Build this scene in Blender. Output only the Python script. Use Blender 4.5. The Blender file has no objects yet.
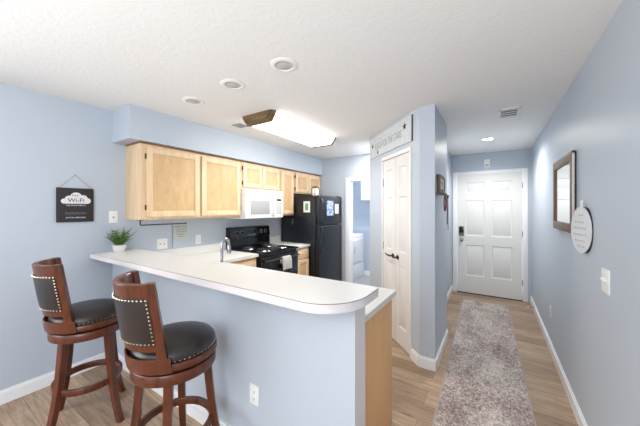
import bpy, bmesh, math, random
from mathutils import Matrix, Vector
random.seed(7)
PI = math.pi
S = bpy.context.scene
COL = S.collection

# ------------------------------------------------------------------ camera, light, exposure
F_PX, YAW, EYE = 272.0, math.atan(174/272), 1.48
cam_d = bpy.data.cameras.new('camera'); cam = bpy.data.objects.new('camera', cam_d); COL.objects.link(cam)
cam.location = (0, 0, EYE); cam.rotation_euler = (PI/2, 0, YAW)
cam_d.sensor_width = 36; cam_d.sensor_fit = 'HORIZONTAL'; cam_d.lens = F_PX/640*36
cam_d.shift_y = -4/640; cam_d.clip_start = .02
S.camera = cam
S.view_settings.view_transform = 'Standard'; S.view_settings.look = 'None'
S.view_settings.gamma = 1; S.view_settings.use_curve_mapping = False
S.view_settings.exposure = 1.08

w = bpy.data.worlds.new('daylight'); S.world = w; w.use_nodes = True
w.node_tree.nodes['Background'].inputs[0].default_value = (.80, .90, 1, 1)
w.node_tree.nodes['Background'].inputs[1].default_value = .5

def area(name, loc, normal, sx, sy, power, col):
    d = bpy.data.lights.new(name, 'AREA'); d.shape = 'RECTANGLE'; d.size = sx; d.size_y = sy
    d.energy = power; d.color = col
    o = bpy.data.objects.new(name, d); COL.objects.link(o); o.location = loc
    o.rotation_euler = Vector(normal).to_track_quat('-Z', 'Y').to_euler()
    return o
area('daylight_patio_door', (-1.7, -5.4, 1.15), (0, 1, .05), 2.6, 2.0, 12, (.98, .98, 1))
area('daylight_side_window', (-3.1, -1.5, 1.5), (1, .12, -.3), 2.2, 1.1, 27, (.95, .97, 1))
area('ceiling_bounce_fill', (-.1, -1.9, 1.0), (0, 0, 1), 1.8, 1.8, 72, (.97, .985, 1))  # added unseen fill aimed up, brightens the room off the ceiling
area('right_side_fill', (.46, -1.6, 1.6), (-1, .5, -.1), 1.6, 1.0, 22, (.98, .99, 1))  # added unseen fill from the right, the wall has no window here

ka = area('kitchen_end_fill', (-1.62, 4.05, 2.43), (0, 0, -1), .16, .16, 9, (1, .97, .94)); ka.data.shape = 'DISK'  # unseen fill added for the dim far kitchen, no fixture

# ------------------------------------------------------------------ materials
def lin(c):
    c = c/255
    return c/12.92 if c <= .04045 else ((c+.055)/1.055)**2.4
def rgb(r, g, b): return (lin(r), lin(g), lin(b), 1)
def mat(name, col, rough=.5, metal=0, spec=.5):
    m = bpy.data.materials.new(name); m.use_nodes = True
    b = m.node_tree.nodes['Principled BSDF']
    b.inputs['Base Color'].default_value = rgb(*col); b.inputs['Roughness'].default_value = rough
    b.inputs['Metallic'].default_value = metal; b.inputs['Specular IOR Level'].default_value = spec
    return m
def nd(m, t, **kw):
    n = m.node_tree.nodes.new(t)
    for k, v in kw.items(): setattr(n, k, v)
    return n
def ln(m, a, b): m.node_tree.links.new(a, b)
def coords(m, scale, rot=(0, 0, 0)):
    tc = nd(m, 'ShaderNodeTexCoord'); mp = nd(m, 'ShaderNodeMapping')
    mp.inputs['Scale'].default_value = scale; mp.inputs['Rotation'].default_value = rot
    ln(m, tc.outputs['Object'], mp.inputs['Vector']); return mp.outputs['Vector']
def noise(m, vec, scale, detail=4, rough=.55, dist=0):
    n = nd(m, 'ShaderNodeTexNoise'); n.inputs['Scale'].default_value = scale; n.inputs['Detail'].default_value = detail
    n.inputs['Roughness'].default_value = rough; n.inputs['Distortion'].default_value = dist
    ln(m, vec, n.inputs['Vector']); return n.outputs['Fac']
def ramp(m, fac, stops):
    r = nd(m, 'ShaderNodeValToRGB'); e = r.color_ramp.elements
    while len(e) < len(stops): e.new(.5)
    for i, (p, c) in enumerate(stops): e[i].position = p; e[i].color = c if len(c) == 4 else rgb(*c)
    ln(m, fac, r.inputs['Fac']); return r.outputs['Color']
def bsdf(m): return m.node_tree.nodes['Principled BSDF']
def bump(m, h, strength, dist=.01):
    b = nd(m, 'ShaderNodeBump'); b.inputs['Strength'].default_value = strength; b.inputs['Distance'].default_value = dist
    ln(m, h, b.inputs['Height']); ln(m, b.outputs['Normal'], bsdf(m).inputs['Normal'])

def wood(name, c1, c2, scale, rough=.4, c3=None, n=3.0):
    m = mat(name, c1, rough); v = coords(m, scale)
    f = noise(m, v, n, 6, .6, .6)
    ln(m, ramp(m, f, [(.3, c1), (.7, c2)] if not c3 else [(.28, c1), (.5, c2), (.74, c3)]), bsdf(m).inputs['Base Color'])
    bump(m, f, .08, .004); return m

m_wall = mat('blue_wall_paint', (188, 198, 209.5), .42)
bump(m_wall, noise(m_wall, coords(m_wall, (1, 1, 1)), 160, 2), .06, .004)
m_ceil = mat('textured_ceiling', (236, 236, 235), .9)
_v = coords(m_ceil, (1, 1, 1))
_h = ramp(m_ceil, noise(m_ceil, _v, 38, 5, .62, .5), [(.42, (0, 0, 0)), (.62, (255, 255, 255))])
bump(m_ceil, _h, .16, .006)
m_trim = mat('white_trim', (238, 239, 240), .35)
m_door = mat('white_door_paint', (224, 224, 222), .38)
m_lam = mat('white_laminate', (219, 218, 214), .3)
m_edge = mat('laminate_edge', (226, 220, 220), .22)
m_seam = mat('laminate_seam', (135, 112, 98), .5)
m_maple = wood('maple', (218, 186, 146), (234, 208, 172), (6, 6, .7), .42)
m_maple_h = wood('maple_rail', (216, 184, 144), (232, 206, 170), (6, .7, 6), .42)
m_panel = wood('maple_panel', (198, 161, 115), (216, 184, 140), (9, 3, 1.2), .42, n=4)
m_end = wood('oak_end_panel', (222, 170, 114), (232, 184, 130), (5, 5, .5), .45)
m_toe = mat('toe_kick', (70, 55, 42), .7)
m_stool = wood('cherry_stain', (42, 19, 10), (98, 48, 25), (7, 7, 1.5), .28, (68, 31, 16))
m_leather = mat('dark_leather', (40, 33, 33), .34)
bump(m_leather, noise(m_leather, coords(m_leather, (1, 1, 1)), 120, 3), .12, .003)
m_nail = mat('brass_nail', (214, 198, 166), .25, 1)
m_black = mat('gloss_black', (12, 12, 13), .12)
m_black2 = mat('satin_black', (20, 20, 22), .35)
m_fridge = mat('black_fridge', (20, 23, 30), .28)
bump(m_fridge, noise(m_fridge, coords(m_fridge, (1, 1, 1)), 220, 2), .08, .002)
m_glass = mat('dark_glass', (6, 6, 7), .05)
m_chrome = mat('chrome', (172, 174, 178), .12, 1)
m_nickel = mat('satin_nickel', (150, 145, 138), .3, 1)
m_bronze = mat('dark_bronze', (82, 66, 50), .4, .6)
m_app = mat('white_appliance', (222, 222, 222), .25)
m_grey = mat('light_grey_plastic', (158, 161, 160), .35)
m_vent = mat('vent_shadow_grey', (120, 120, 118), .7)
m_plate = mat('white_plastic', (238, 238, 236), .35)
m_slot = mat('outlet_slot', (95, 90, 86), .6)
m_cap = wood('walnut_end_cap', (88, 70, 46), (132, 108, 74), (1.5, 8, 10), .4)
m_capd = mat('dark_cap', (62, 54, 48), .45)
m_frame = wood('mirror_wood', (102, 78, 60), (132, 104, 84), (10, 10, 1.5), .5)
m_framew = mat('pale_edge', (214, 208, 202), .45)
m_framed = mat('dark_backing', (38, 42, 62), .6)
m_mirror = mat('mirror_glass', (240, 242, 243), .01, 1)
m_board = mat('chalk_board', (46, 43, 41), .75)
m_cloud = mat('cloud_white', (226, 224, 228), .7)
m_ink = mat('dark_ink', (48, 46, 48), .7)
m_chalk = mat('faint_chalk', (84, 86, 98), .8)
m_inkg = mat('grey_ink', (150, 151, 154), .7)
m_inkl = mat('slate_ink', (142, 147, 153), .7)
m_twine = mat('twine', (168, 160, 150), .9)
m_wsign = mat('whitewashed_board', (208, 213, 217), .7)
_n = noise(m_wsign, coords(m_wsign, (4, 4, 14)), 7, 4)
ln(m_wsign, ramp(m_wsign, _n, [(.35, (194, 201, 206)), (.65, (216, 220, 224))]), bsdf(m_wsign).inputs['Base Color'])
m_disc = mat('white_disc', (222, 225, 228), .5)
m_paper = mat('paper', (222, 222, 216), .8)
m_sheet = mat('faded_sheet', (196, 200, 198), .8)
m_towel = mat('white_cotton', (240, 240, 238), .95)
bump(m_towel, noise(m_towel, coords(m_towel, (1, 1, 1)), 90, 3), .4, .004)
m_pot = mat('pale_pot', (222, 216, 214), .5)
m_leaf = mat('fern_leaf', (74, 112, 44), .5)
ln(m_leaf, ramp(m_leaf, noise(m_leaf, coords(m_leaf, (1, 1, 1)), 22, 2), [(.3, (62, 110, 44)), (.7, (146, 182, 92))]), bsdf(m_leaf).inputs['Base Color'])
m_soil = mat('soil', (52, 42, 34), .9)
m_strap = mat('black_strap', (24, 24, 30), .7)
m_lany = mat('maroon_cord', (112, 42, 56), .7)
m_key = mat('key_metal', (178, 170, 160), .3, 1)
m_rack = wood('rack_wood', (70, 52, 38), (102, 78, 58), (10, 2, 10), .5)
m_pict = mat('cream_picture', (206, 198, 184), .6)
m_glassjar = mat('frosted_jar', (232, 232, 224), .2)
m_disp = mat('display', (30, 36, 36), .15)
m_blue = mat('blue_print', (132, 156, 196), .6)
_n = noise(m_blue, coords(m_blue, (1, 1, 1)), 26, 3)
ln(m_blue, ramp(m_blue, _n, [(.42, (92, 116, 168)), (.56, (190, 204, 226))]), bsdf(m_blue).inputs['Base Color'])
m_green = mat('green_print', (92, 150, 118), .6)
m_can = mat('can_white', (236, 236, 235), .5)
m_canin = mat('can_baffle', (196, 196, 194), .6)
m_bulb = mat('frosted_bulb', (188, 188, 186), .5)

def emit(name, col, k):
    m = mat(name, col, .4); b = bsdf(m)
    b.inputs['Emission Color'].default_value = rgb(*col); b.inputs['Emission Strength'].default_value = k; return m
m_tube = emit('fluorescent_lens', (255, 251, 244), 3.6)
m_hall = emit('hall_lamp_glass', (255, 250, 240), 40)
m_laun = emit('laundry_lamp_glass', (244, 248, 255), 90)

# wide plank flooring, boards along X
m_floor = mat('plank_floor', (160, 140, 120), .36)
_v = coords(m_floor, (1, 1, 1))
_b = nd(m_floor, 'ShaderNodeTexBrick', offset=.37, offset_frequency=2)
for k, v in (('Scale', 1), ('Mortar Size', .0016), ('Mortar Smooth', .1), ('Bias', 0), ('Brick Width', 1.22), ('Row Height', .18)): _b.inputs[k].default_value = v
_b.inputs['Color1'].default_value = rgb(200, 176, 150); _b.inputs['Color2'].default_value = rgb(160, 135, 112); _b.inputs['Mortar'].default_value = rgb(120, 100, 82)
ln(m_floor, _v, _b.inputs['Vector'])
_f = noise(m_floor, coords(m_floor, (1.1, 13, 1)), 3.2, 7, .62, 1.0)
_g = ramp(m_floor, _f, [(.30, (140, 127, 118)), (.5, (214, 206, 200)), (.70, (255, 250, 244))])
_m = nd(m_floor, 'ShaderNodeMixRGB', blend_type='MULTIPLY'); _m.inputs[0].default_value = .75
ln(m_floor, _b.outputs['Color'], _m.inputs[1]); ln(m_floor, _g, _m.inputs[2]); ln(m_floor, _m.outputs[0], bsdf(m_floor).inputs['Base Color'])
bump(m_floor, _b.outputs['Fac'], -.15, .002)

m_rug = mat('distressed_rug', (160, 146, 140), .95, 0, .1)
_v = coords(m_rug, (1, 1, 1)); _f1 = noise(m_rug, coords(m_rug, (1, .8, 1)), 62, 7, .78, .7); _f2 = noise(m_rug, coords(m_rug, (1.0, .6, 1)), 3.0, 3, .6, .5)
_a = nd(m_rug, 'ShaderNodeMath', operation='ADD'); _a2 = nd(m_rug, 'ShaderNodeMath', operation='MULTIPLY'); _a2.inputs[1].default_value = .38
ln(m_rug, _f2, _a2.inputs[0]); ln(m_rug, _f1, _a.inputs[0]); ln(m_rug, _a2.outputs[0], _a.inputs[1])
ln(m_rug, ramp(m_rug, _a.outputs[0], [(.50, (98, 80, 77)), (.645, (156, 141, 136)), (.79, (220, 212, 205))]), bsdf(m_rug).inputs['Base Color'])
bump(m_rug, noise(m_rug, _v, 260, 2), .5, .006)

# ------------------------------------------------------------------ mesh helpers
WM = {}
def frame(o, n):                       # local (right, up, out) -> place on a wall that faces n
    n = Vector(n).normalized(); x = Vector((0, 0, 1)).cross(n)
    return Matrix(((x.x, 0, n.x, o[0]), (x.y, 0, n.y, o[1]), (x.z, 1, n.z, o[2]), (0, 0, 0, 1)))
I4 = Matrix.Identity(4)
def bx(bm, x0, x1, y0, y1, z0, z1, bev=0, M=I4, seg=2):
    t = bmesh.new()
    vs = [t.verts.new((x, y, z)) for x in (x0, x1) for y in (y0, y1) for z in (z0, z1)]
    for f in ((0, 1, 3, 2), (4, 6, 7, 5), (0, 4, 5, 1), (2, 3, 7, 6), (0, 2, 6, 4), (1, 5, 7, 3)): t.faces.new([vs[i] for i in f])
    bmesh.ops.recalc_face_normals(t, faces=t.faces)
    if bev: bmesh.ops.bevel(t, geom=t.edges[:], offset=bev, segments=seg, affect='EDGES', profile=.6)
    merge(bm, t, M); return bm
def merge(bm, t, M=I4):
    bmesh.ops.transform(t, matrix=M, verts=t.verts)
    me = bpy.data.meshes.new('tmp'); t.to_mesh(me); t.free(); bm.from_mesh(me); bpy.data.meshes.remove(me)
def lathe(bm, prof, n=32, a0=0, a1=2*PI, closed=False, M=I4):
    t = bmesh.new(); full = abs(a1-a0-2*PI) < 1e-6
    k = n if full else n+1; rings = []
    for i in range(k):
        a = a0+(a1-a0)*i/n
        rings.append([t.verts.new((r*math.cos(a), r*math.sin(a), z)) for r, z in prof])
    m = len(prof)
    for i in range(n):
        A, B = rings[i], rings[(i+1) % k]
        for j in range(m if closed else m-1):
            q = [A[j], B[j], B[(j+1) % m], A[(j+1) % m]]
            t.faces.new(q)
    if closed and not full:
        t.faces.new(rings[0]); t.faces.new(rings[-1][::-1])
    bmesh.ops.remove_doubles(t, verts=t.verts, dist=1e-6)
    bmesh.ops.recalc_face_normals(t, faces=t.faces)
    merge(bm, t, M); return bm
def sweep(bm, pts, r, n=10, M=I4, sect=None):
    t = bmesh.new(); rings = []; pts = [Vector(p) for p in pts]
    for i, p in enumerate(pts):
        d = (pts[min(i+1, len(pts)-1)]-pts[max(i-1, 0)]).normalized()
        up = Vector((0, 0, 1)) if abs(d.z) < .93 else Vector((1, 0, 0))
        s = d.cross(up).normalized(); u = s.cross(d)
        rr = r[i] if isinstance(r, (list, tuple)) else r
        pr = sect if sect else [(math.cos(2*PI*k/n)*rr, math.sin(2*PI*k/n)*rr) for k in range(n)]
        rings.append([t.verts.new(p+s*a+u*b) for a, b in pr])
    m = len(rings[0])
    for A, B in zip(rings, rings[1:]):
        for j in range(m): t.faces.new((A[j], A[(j+1) % m], B[(j+1) % m], B[j]))
    t.faces.new(rings[0][::-1]); t.faces.new(rings[-1])
    bmesh.ops.recalc_face_normals(t, faces=t.faces)
    merge(bm, t, M); return bm
def prism(bm, poly, z0, z1, M=I4, bev=0):
    t = bmesh.new()
    a = [t.verts.new((x, y, z0)) for x, y in poly]; b = [t.verts.new((x, y, z1)) for x, y in poly]
    n = len(poly)
    t.faces.new(a[::-1]); t.faces.new(b)
    for i in range(n): t.faces.new((a[i], a[(i+1) % n], b[(i+1) % n], b[i]))
    bmesh.ops.recalc_face_normals(t, faces=t.faces)
    if bev: bmesh.ops.bevel(t, geom=[e for e in t.edges if abs(e.verts[0].co.z-e.verts[1].co.z) < 1e-6], offset=bev, segments=2, affect='EDGES')
    merge(bm, t, M); return bm
def disc(bm, M, r, z0, z1, n=24, bev=0):
    return prism(bm, [(r*math.cos(2*PI*i/n), r*math.sin(2*PI*i/n)) for i in range(n)], z0, z1, M, bev)
def ball(bm, c, r, sc=(1, 1, 1), M=I4, u=12, v=8):
    t = bmesh.new(); bmesh.ops.create_uvsphere(t, u_segments=u, v_segments=v, radius=r)
    bmesh.ops.scale(t, vec=sc, verts=t.verts); bmesh.ops.translate(t, vec=c, verts=t.verts); merge(bm, t, M); return bm
def slab(bm, M, W, H, t_, xs, ys, cells, prof):
    """a leaf from z=0 to z=t_ whose front has panels: cells (i,j) of the grid; prof = [(inset, z offset), ...]"""
    t = bmesh.new()
    for i in range(len(xs)-1):
        for j in range(len(ys)-1):
            q = lambda ins, z: [t.verts.new(p) for p in ((xs[i]+ins, ys[j]+ins, t_+z), (xs[i+1]-ins, ys[j]+ins, t_+z), (xs[i+1]-ins, ys[j+1]-ins, t_+z), (xs[i]+ins, ys[j+1]-ins, t_+z))]
            if (i, j) in cells:
                prev = q(0, 0)
                for ins, z in prof:
                    cur = q(ins, z)
                    for k in range(4): t.faces.new((prev[k], prev[(k+1) % 4], cur[(k+1) % 4], cur[k]))
                    prev = cur
                t.faces.new(prev)
            else: t.faces.new(q(0, 0))
    b = [t.verts.new(p) for p in ((0, 0, 0), (W, 0, 0), (W, H, 0), (0, H, 0))]
    f = [t.verts.new(p) for p in ((0, 0, t_), (W, 0, t_), (W, H, t_), (0, H, t_))]
    t.faces.new(b[::-1])
    for k in range(4): t.faces.new((b[k], b[(k+1) % 4], f[(k+1) % 4], f[k]))
    merge(bm, t, M); return bm
def N(): return bmesh.new()
def obj(name, bm, m, parent=None, smooth=True):
    me = bpy.data.meshes.new(name)
    if parent is not None:
        bmesh.ops.transform(bm, matrix=WM[parent.name].inverted(), verts=bm.verts)
    bm.to_mesh(me); bm.free(); me.materials.append(m)
    if smooth:
        me.polygons.foreach_set('use_smooth', [True]*len(me.polygons)); me.set_sharp_from_angle(angle=math.radians(38))
    o = bpy.data.objects.new(name, me); COL.objects.link(o)
    if parent is not None: o.parent = parent; WM[o.name] = WM[parent.name]
    else: WM[o.name] = I4
    return o
def tag(o, label, cat, group=None, kind=None):
    o['label'] = label; o['category'] = cat
    if group: o['group'] = group
    if kind: o['kind'] = kind
    return o
def thing(name, label, cat, loc, group=None, kind=None):
    o = bpy.data.objects.new(name, None); COL.objects.link(o); o.location = loc; o.empty_display_size = .05
    WM[o.name] = Matrix.Translation(loc); return tag(o, label, cat, group, kind)
def struct(name, bm, m, label, cat): return tag(obj(name, bm, m), label, cat, None, 'structure')
def centre(o):                          # move a one-mesh thing's origin to the middle of its base
    me = o.data; xs = [v.co for v in me.vertices]
    c = Vector(((min(v.x for v in xs)+max(v.x for v in xs))/2, (min(v.y for v in xs)+max(v.y for v in xs))/2, min(v.z for v in xs)))
    me.transform(Matrix.Translation(-c)); o.location = c; return o
def text(body, size, M, depth=.0006, fit=None, spacing=1):
    cu = bpy.data.curves.new('t', 'FONT'); cu.body = body; cu.size = size; cu.align_x = 'CENTER'; cu.extrude = depth; cu.space_character = spacing
    o = bpy.data.objects.new('t', cu); COL.objects.link(o)
    dg = bpy.context.evaluated_depsgraph_get(); me = bpy.data.meshes.new_from_object(o.evaluated_get(dg))
    bm = N(); bm.from_mesh(me)
    if fit:
        xs = [v.co.x for v in bm.verts]; k = fit/(max(xs)-min(xs)); bmesh.ops.scale(bm, vec=(k, 1, 1), verts=bm.verts)
    bmesh.ops.transform(bm, matrix=M, verts=bm.verts)
    bpy.data.objects.remove(o); bpy.data.curves.remove(cu); bpy.data.meshes.remove(me); return bm
T = Matrix.Translation

# ------------------------------------------------------------------ room shell
XL, XR, YE, YK, YB = -3.15, .50, 5.44, 4.45, -5.5
CH = 2.44
struct('floor', bx(N(), -3.3, .65, YB-.1, 5.9, -.1, 0), m_floor, 'wood plank floor running from bar stools to front door', 'floor')
m_vinyl = mat('grey_vinyl', (150, 152, 156), .45)
struct('floor_laundry', bx(N(), -3.15, -1.1, 4.5, 5.68, 0, .003), m_vinyl, 'grey vinyl floor inside the laundry closet', 'floor')
struct('ceiling', bx(N(), -3.3, .65, YB-.1, 5.9, CH, CH+.1), m_ceil, 'white textured ceiling over kitchen and hallway', 'ceiling')
b = N(); bx(b, XL-.12, XL, YB, -2.5, 0, CH); bx(b, XL-.12, XL, -.2, 5.8, 0, CH); bx(b, XL-.12, XL, -2.5, -.2, 0, .5); bx(b, XL-.12, XL, -2.5, -.2, 2.1, CH)
struct('wall_left', b, m_wall, 'light blue wall on the left behind stools and cabinets', 'wall')
struct('wall_right', bx(N(), XR, XR+.12, YB, YE+.12, 0, CH), m_wall, 'light blue hallway wall on the right with mirror', 'wall')
b = N(); bx(b, -.76, -.58, YE, YE+.12, 0, CH); bx(b, .415, XR, YE, YE+.12, 0, CH); bx(b, -.58, .415, YE, YE+.12, 2.095, CH)
struct('wall_entry', b, m_wall, 'light blue end wall around white front door', 'wall')
struct('wall_hall', bx(N(), -.76, -.64, 3.42, YE, 0, CH), m_wall, 'light blue short hallway wall left of the front door', 'wall')
b = N(); bx(b, XL, -2.22, YK, YK+.12, 0, CH); bx(b, -1.45, -1.33, YK, YK+.12, 0, CH); bx(b, -2.22, -1.45, YK, YK+.12, 1.995, CH)
struct('wall_kitchen', b, m_wall, 'light blue kitchen end wall with laundry doorway', 'wall')
b = N(); bx(b, XL, -.9, 5.68, 5.8, 0, CH); bx(b, -1.1, -.98, YK+.12, 5.68, 0, CH)
struct('wall_laundry', b, m_wall, 'pale blue wall inside the laundry closet', 'wall')
b = N(); bx(b, XL, -2.95, YB-.12, YB, 0, CH); bx(b, -.45, XR, YB-.12, YB, 0, CH); bx(b, -2.95, -.45, YB-.12, YB, 2.15, CH)
struct('wall_rear', b, m_wall, 'blue wall behind the viewer with patio opening', 'wall')
q = math.sqrt(.5)
P0 = Vector((-.59, 2.66)); DT = Vector((-q, q)); DN = Vector((-q, -q))     # diagonal pantry wall, outward normal DN
def D(t, off=0): p = P0+DT*t+DN*off; return (p.x, p.y)
dA, dB, dE = .15, .78, 1.19
b = N(); prism(b, [D(dA), D(0), (-.455, 2.66), (-.455, 3.42), (-.625, 3.42), D(dA, -.12)], 0, CH)
prism(b, [D(dB, -.12), (-1.33, 3.56), (-1.33, YK), D(dE)[:1]+(YK,), D(dE), D(dB)], 0, CH)
prism(b, [D(dA), D(dA, -.12), D(dB, -.12), D(dB)], 2.08, CH)
struct('wall_pantry', b, m_wall, 'light blue angled pantry wall between kitchen and hallway', 'wall')
struct('wall_soffit', bx(N(), XL, -2.80, 1.15, YK, 2.13, CH), m_wall, 'pale blue boxed soffit above the wall cabinets', 'soffit')
PX = -.546
struct('wall_peninsula', bx(N(), XL, PX, 1.15, 1.27, 0, 1.025), m_wall, 'light blue half wall under the raised bar', 'half wall')
struct('trim_1', bx(N(), PX, PX+.002, 1.1505, 1.272, 0, 1.024), m_edge, 'white end trim on the half wall below bar', 'trim')

def base(name, runs, label):
    b = N()
    for p, qv, nrm in runs:            # board along p->q, standing off by nrm
        p, qv, nrm = Vector(p), Vector(qv), Vector(nrm); d = (qv-p)
        prism(b, [tuple(p), tuple(qv), tuple(qv+nrm*.014), tuple(p+nrm*.014)], 0, .088)
        prism(b, [tuple(p), tuple(qv), tuple(qv+nrm*.008), tuple(p+nrm*.008)], .088, .105)
    return struct(name, b, m_trim, label, 'baseboard')
base('baseboard_left', [((XL, YB), (XL, 1.15), (1, 0))], 'white baseboard along left wall behind the stools')
base('baseboard_right', [((XR, YB), (XR, YE), (-1, 0))], 'white baseboard along the right hallway wall')
base('baseboard_hall', [((-.64, 3.42), (-.64, YE), (1, 0))], 'white baseboard on short wall left of front door')
base('baseboard_pantry', [(D(0), D(dA-.02), DN), ((-.594, 2.66), (-.441, 2.66), (0, -1)), ((-.455, 2.646), (-.455, 3.42), (1, 0)), (D(dB+.02), D(dE), DN)], 'white baseboard wrapping the pantry corner')
base('baseboard_peninsula', [((XL, 1.15), (PX, 1.15), (0, -1))], 'white baseboard at foot of the half wall')
base('baseboard_laundry', [((XL, 5.68), (-1.1, 5.68), (0, -1))], 'white baseboard inside the laundry closet')

# laundry doorway casing
b = N(); bx(b, -2.285, -2.21, YK-.016, YK, 0, 1.985, .003); bx(b, -1.46, -1.435, YK-.016, YK, 0, 1.985); bx(b, -2.285, -1.435, YK-.016, YK, 1.985, 2.05, .003)
bx(b, -2.222, -2.205, YK, YK+.125, 0, 1.99); bx(b, -2.205, -1.45, YK, YK+.125, 1.98, 1.995)
struct('trim_2', b, m_trim, 'white casing around the laundry doorway', 'trim')

# front door
SIX = ([0, .125, .415, .515, .805, .93], [0, .30, .84, 1.0, 1.62, 1.745, 1.935, 2.065])
CELLS = {(i, j) for i in (1, 3) for j in (1, 3, 5)}
PROF = [(.012, -.009), (.022, -.009), (.042, -.001)]
d1 = thing('door_1', 'white six-panel front door at end of hallway', 'door', (-.08, YE, 0), kind='structure')
obj('leaf', slab(N(), frame((-.55, YE+.03, .012), (0, -1, 0)), .93, 2.065, .04, *SIX, CELLS, PROF), m_door, d1)
b = N(); bx(b, -.625, -.553, YE-.018, YE, 0, 2.135, .003); bx(b, .385, .455, YE-.018, YE, 0, 2.135, .003); bx(b, -.553, .385, YE-.018, YE, 2.078, 2.135, .003)
obj('casing', b, m_trim, d1)
obj('threshold', bx(N(), -.555, .39, YE-.02, YE+.1, 0, .014, .003), m_bronze, d1)
KX = -.485
lk = obj('keypad_lock', bx(N(), KX-.04, KX+.04, YE-.035, YE-.008, 1.01, 1.175, .006), m_nickel, d1)
obj('keypad', bx(N(), KX-.033, KX+.033, YE-.038, YE-.034, 1.06, 1.168, .001), m_black, lk)
b = N(); M = frame((KX, YE-.008, .935), (0, -1, 0)); disc(b, M, .033, 0, .008, 24, .002); disc(b, M, .012, .008, .035, 16); ball(b, (0, 0, .052), .028, (1, 1, .8), M)
obj('door_knob', b, m_nickel, d1)
for z in (.25, 1.03, 1.82): obj('hinge', bx(N(), .378, .39, YE-.022, YE-.006, z, z+.09, .002), m_nickel, d1)

# pantry double door
d2 = thing('door_2', 'narrow white paired pantry doors on the angled wall', 'door', (*D((dA+dB)/2), 0), kind='structure')
lw = (dB-dA)/2-.016
for s in (0, 1):
    o = D(dB-.012) if s == 0 else D((dA+dB)/2-.002)
    M = frame((o[0]-DN.x*.034, o[1]-DN.y*.034, .015), (DN.x, DN.y, 0))
    lf = obj('leaf', slab(N(), M, lw, 2.04, .034, [0, .075, lw-.075, lw], [0, .2, .86, 1.0, 1.60, 1.70, 1.92, 2.04], {(1, 1), (1, 3), (1, 5)}, [(.008, -.008), (.016, -.008), (.032, -.001)]), m_door, d2)
    hx = lw-.05 if s == 0 else .05
    b = N(); Mh = M @ T((hx, .94, .034)); disc(b, Mh, .026, 0, .008, 20, .002); disc(b, Mh, .009, .008, .045, 12)
    dr = -1
    sweep(b, [(0, 0, .045), (dr*.03, .004, .05), (dr*.07, .006, .05), (dr*.10, .014, .046)] if s == 0 else [(0, 0, .045), (.012, .002, .05), (.03, .002, .05), (.045, .0, .048)], [.010, .009, .008, .007], 10, Mh)
    obj('lever_handle', b, m_bronze, lf)
    for z in (.2, .98, 1.74):
        obj('hinge', bx(N(), (-.008 if s == 0 else lw-.006), (.006 if s == 0 else lw+.008), z, z+.09, .030, .040, .001, M), m_nickel, lf)
b = N(); M = frame((*D(dB), 0), (DN.x, DN.y, 0)); Wd = dB-dA
bx(b, -.012, .008, 0, 2.10, 0, .012, .002, M); bx(b, Wd-.008, Wd+.012, 0, 2.10, 0, .012, .002, M); bx(b, .008, Wd-.008, 2.06, 2.10, 0, .012, .002, M)
obj('casing', b, m_trim, d2)

# ------------------------------------------------------------------ wall cabinets
CF = -2.845                                # cabinet box front; doors stand proud of it
SH = [(.003, -.009), (.004, -.010)]
def cab_door(parent, y0, y1, z0, z1, hinge, x=CF, fr=.058, name='door', nh=2, handle=False):
    w_, h_ = y1-y0, z1-z0; M = frame((x+.006, y0, z0), (1, 0, 0))
    d = obj(name, slab(N(), M, w_, h_, .02, [0, fr, w_-fr, w_], [0, fr, h_-fr, h_], {}, SH) if 0 else door_frame(M, w_, h_, fr), m_maple, parent)
    obj('panel', bx(N(), fr-.002, w_-fr+.002, fr-.002, h_-fr+.002, .002, .011, 0, M), m_panel, d)
    for k in range(nh):
        zz = h_*.1 if k == 0 else h_*.9-.05
        hx = -.008 if hinge == 'l' else w_-.004
        obj('hinge', bx(N(), hx, hx+.012, zz, zz+.05, -.007, .016, .002, M), m_bronze, d)
    return d
def door_frame(M, w_, h_, fr):
    b = N(); bv = .003
    bx(b, 0, fr, 0, h_, 0, .02, bv, M); bx(b, w_-fr, w_, 0, h_, 0, .02, bv, M)
    bx(b, fr, w_-fr, 0, fr, 0, .0195, bv, M); bx(b, fr, w_-fr, h_-fr, h_, 0, .0195, bv, M); return b
m_topshade = wood('brown_top_shade', (120, 88, 60), (150, 112, 78), (6, .7, 6), .5)  # darker brown standing in for shade above the wall cabinets
def wall_cab(label, y0, y1, z0, doors, group='wall cabinets under the soffit'):
    t = thing('wall_cabinet', label, 'cabinet', (XL+.15, (y0+y1)/2, z0), group)
    obj('body', bx(N(), XL+.001, CF, y0, y1, z0, 2.112, .002), m_maple, t)
    obj('top_shade_strip', bx(N(), XL+.001, CF+.012, y0, y1, 2.112, 2.128, .002), m_topshade, t)  # shadowed gap beneath the soffit, built as a dark strip
    for d in doors: cab_door(t, *d)
    return t
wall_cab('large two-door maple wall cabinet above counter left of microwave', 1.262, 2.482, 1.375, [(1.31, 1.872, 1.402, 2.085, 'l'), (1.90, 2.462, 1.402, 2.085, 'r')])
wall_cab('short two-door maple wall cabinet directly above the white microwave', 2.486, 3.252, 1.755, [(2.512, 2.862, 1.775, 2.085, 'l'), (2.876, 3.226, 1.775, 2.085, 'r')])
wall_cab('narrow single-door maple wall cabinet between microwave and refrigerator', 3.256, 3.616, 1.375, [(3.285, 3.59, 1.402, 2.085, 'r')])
wall_cab('short two-door maple wall cabinet above the black refrigerator', 3.620, 4.445, 1.745, [(3.65, 4.02, 1.765, 2.085, 'l'), (4.035, 4.405, 1.765, 2.085, 'r')])

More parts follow.
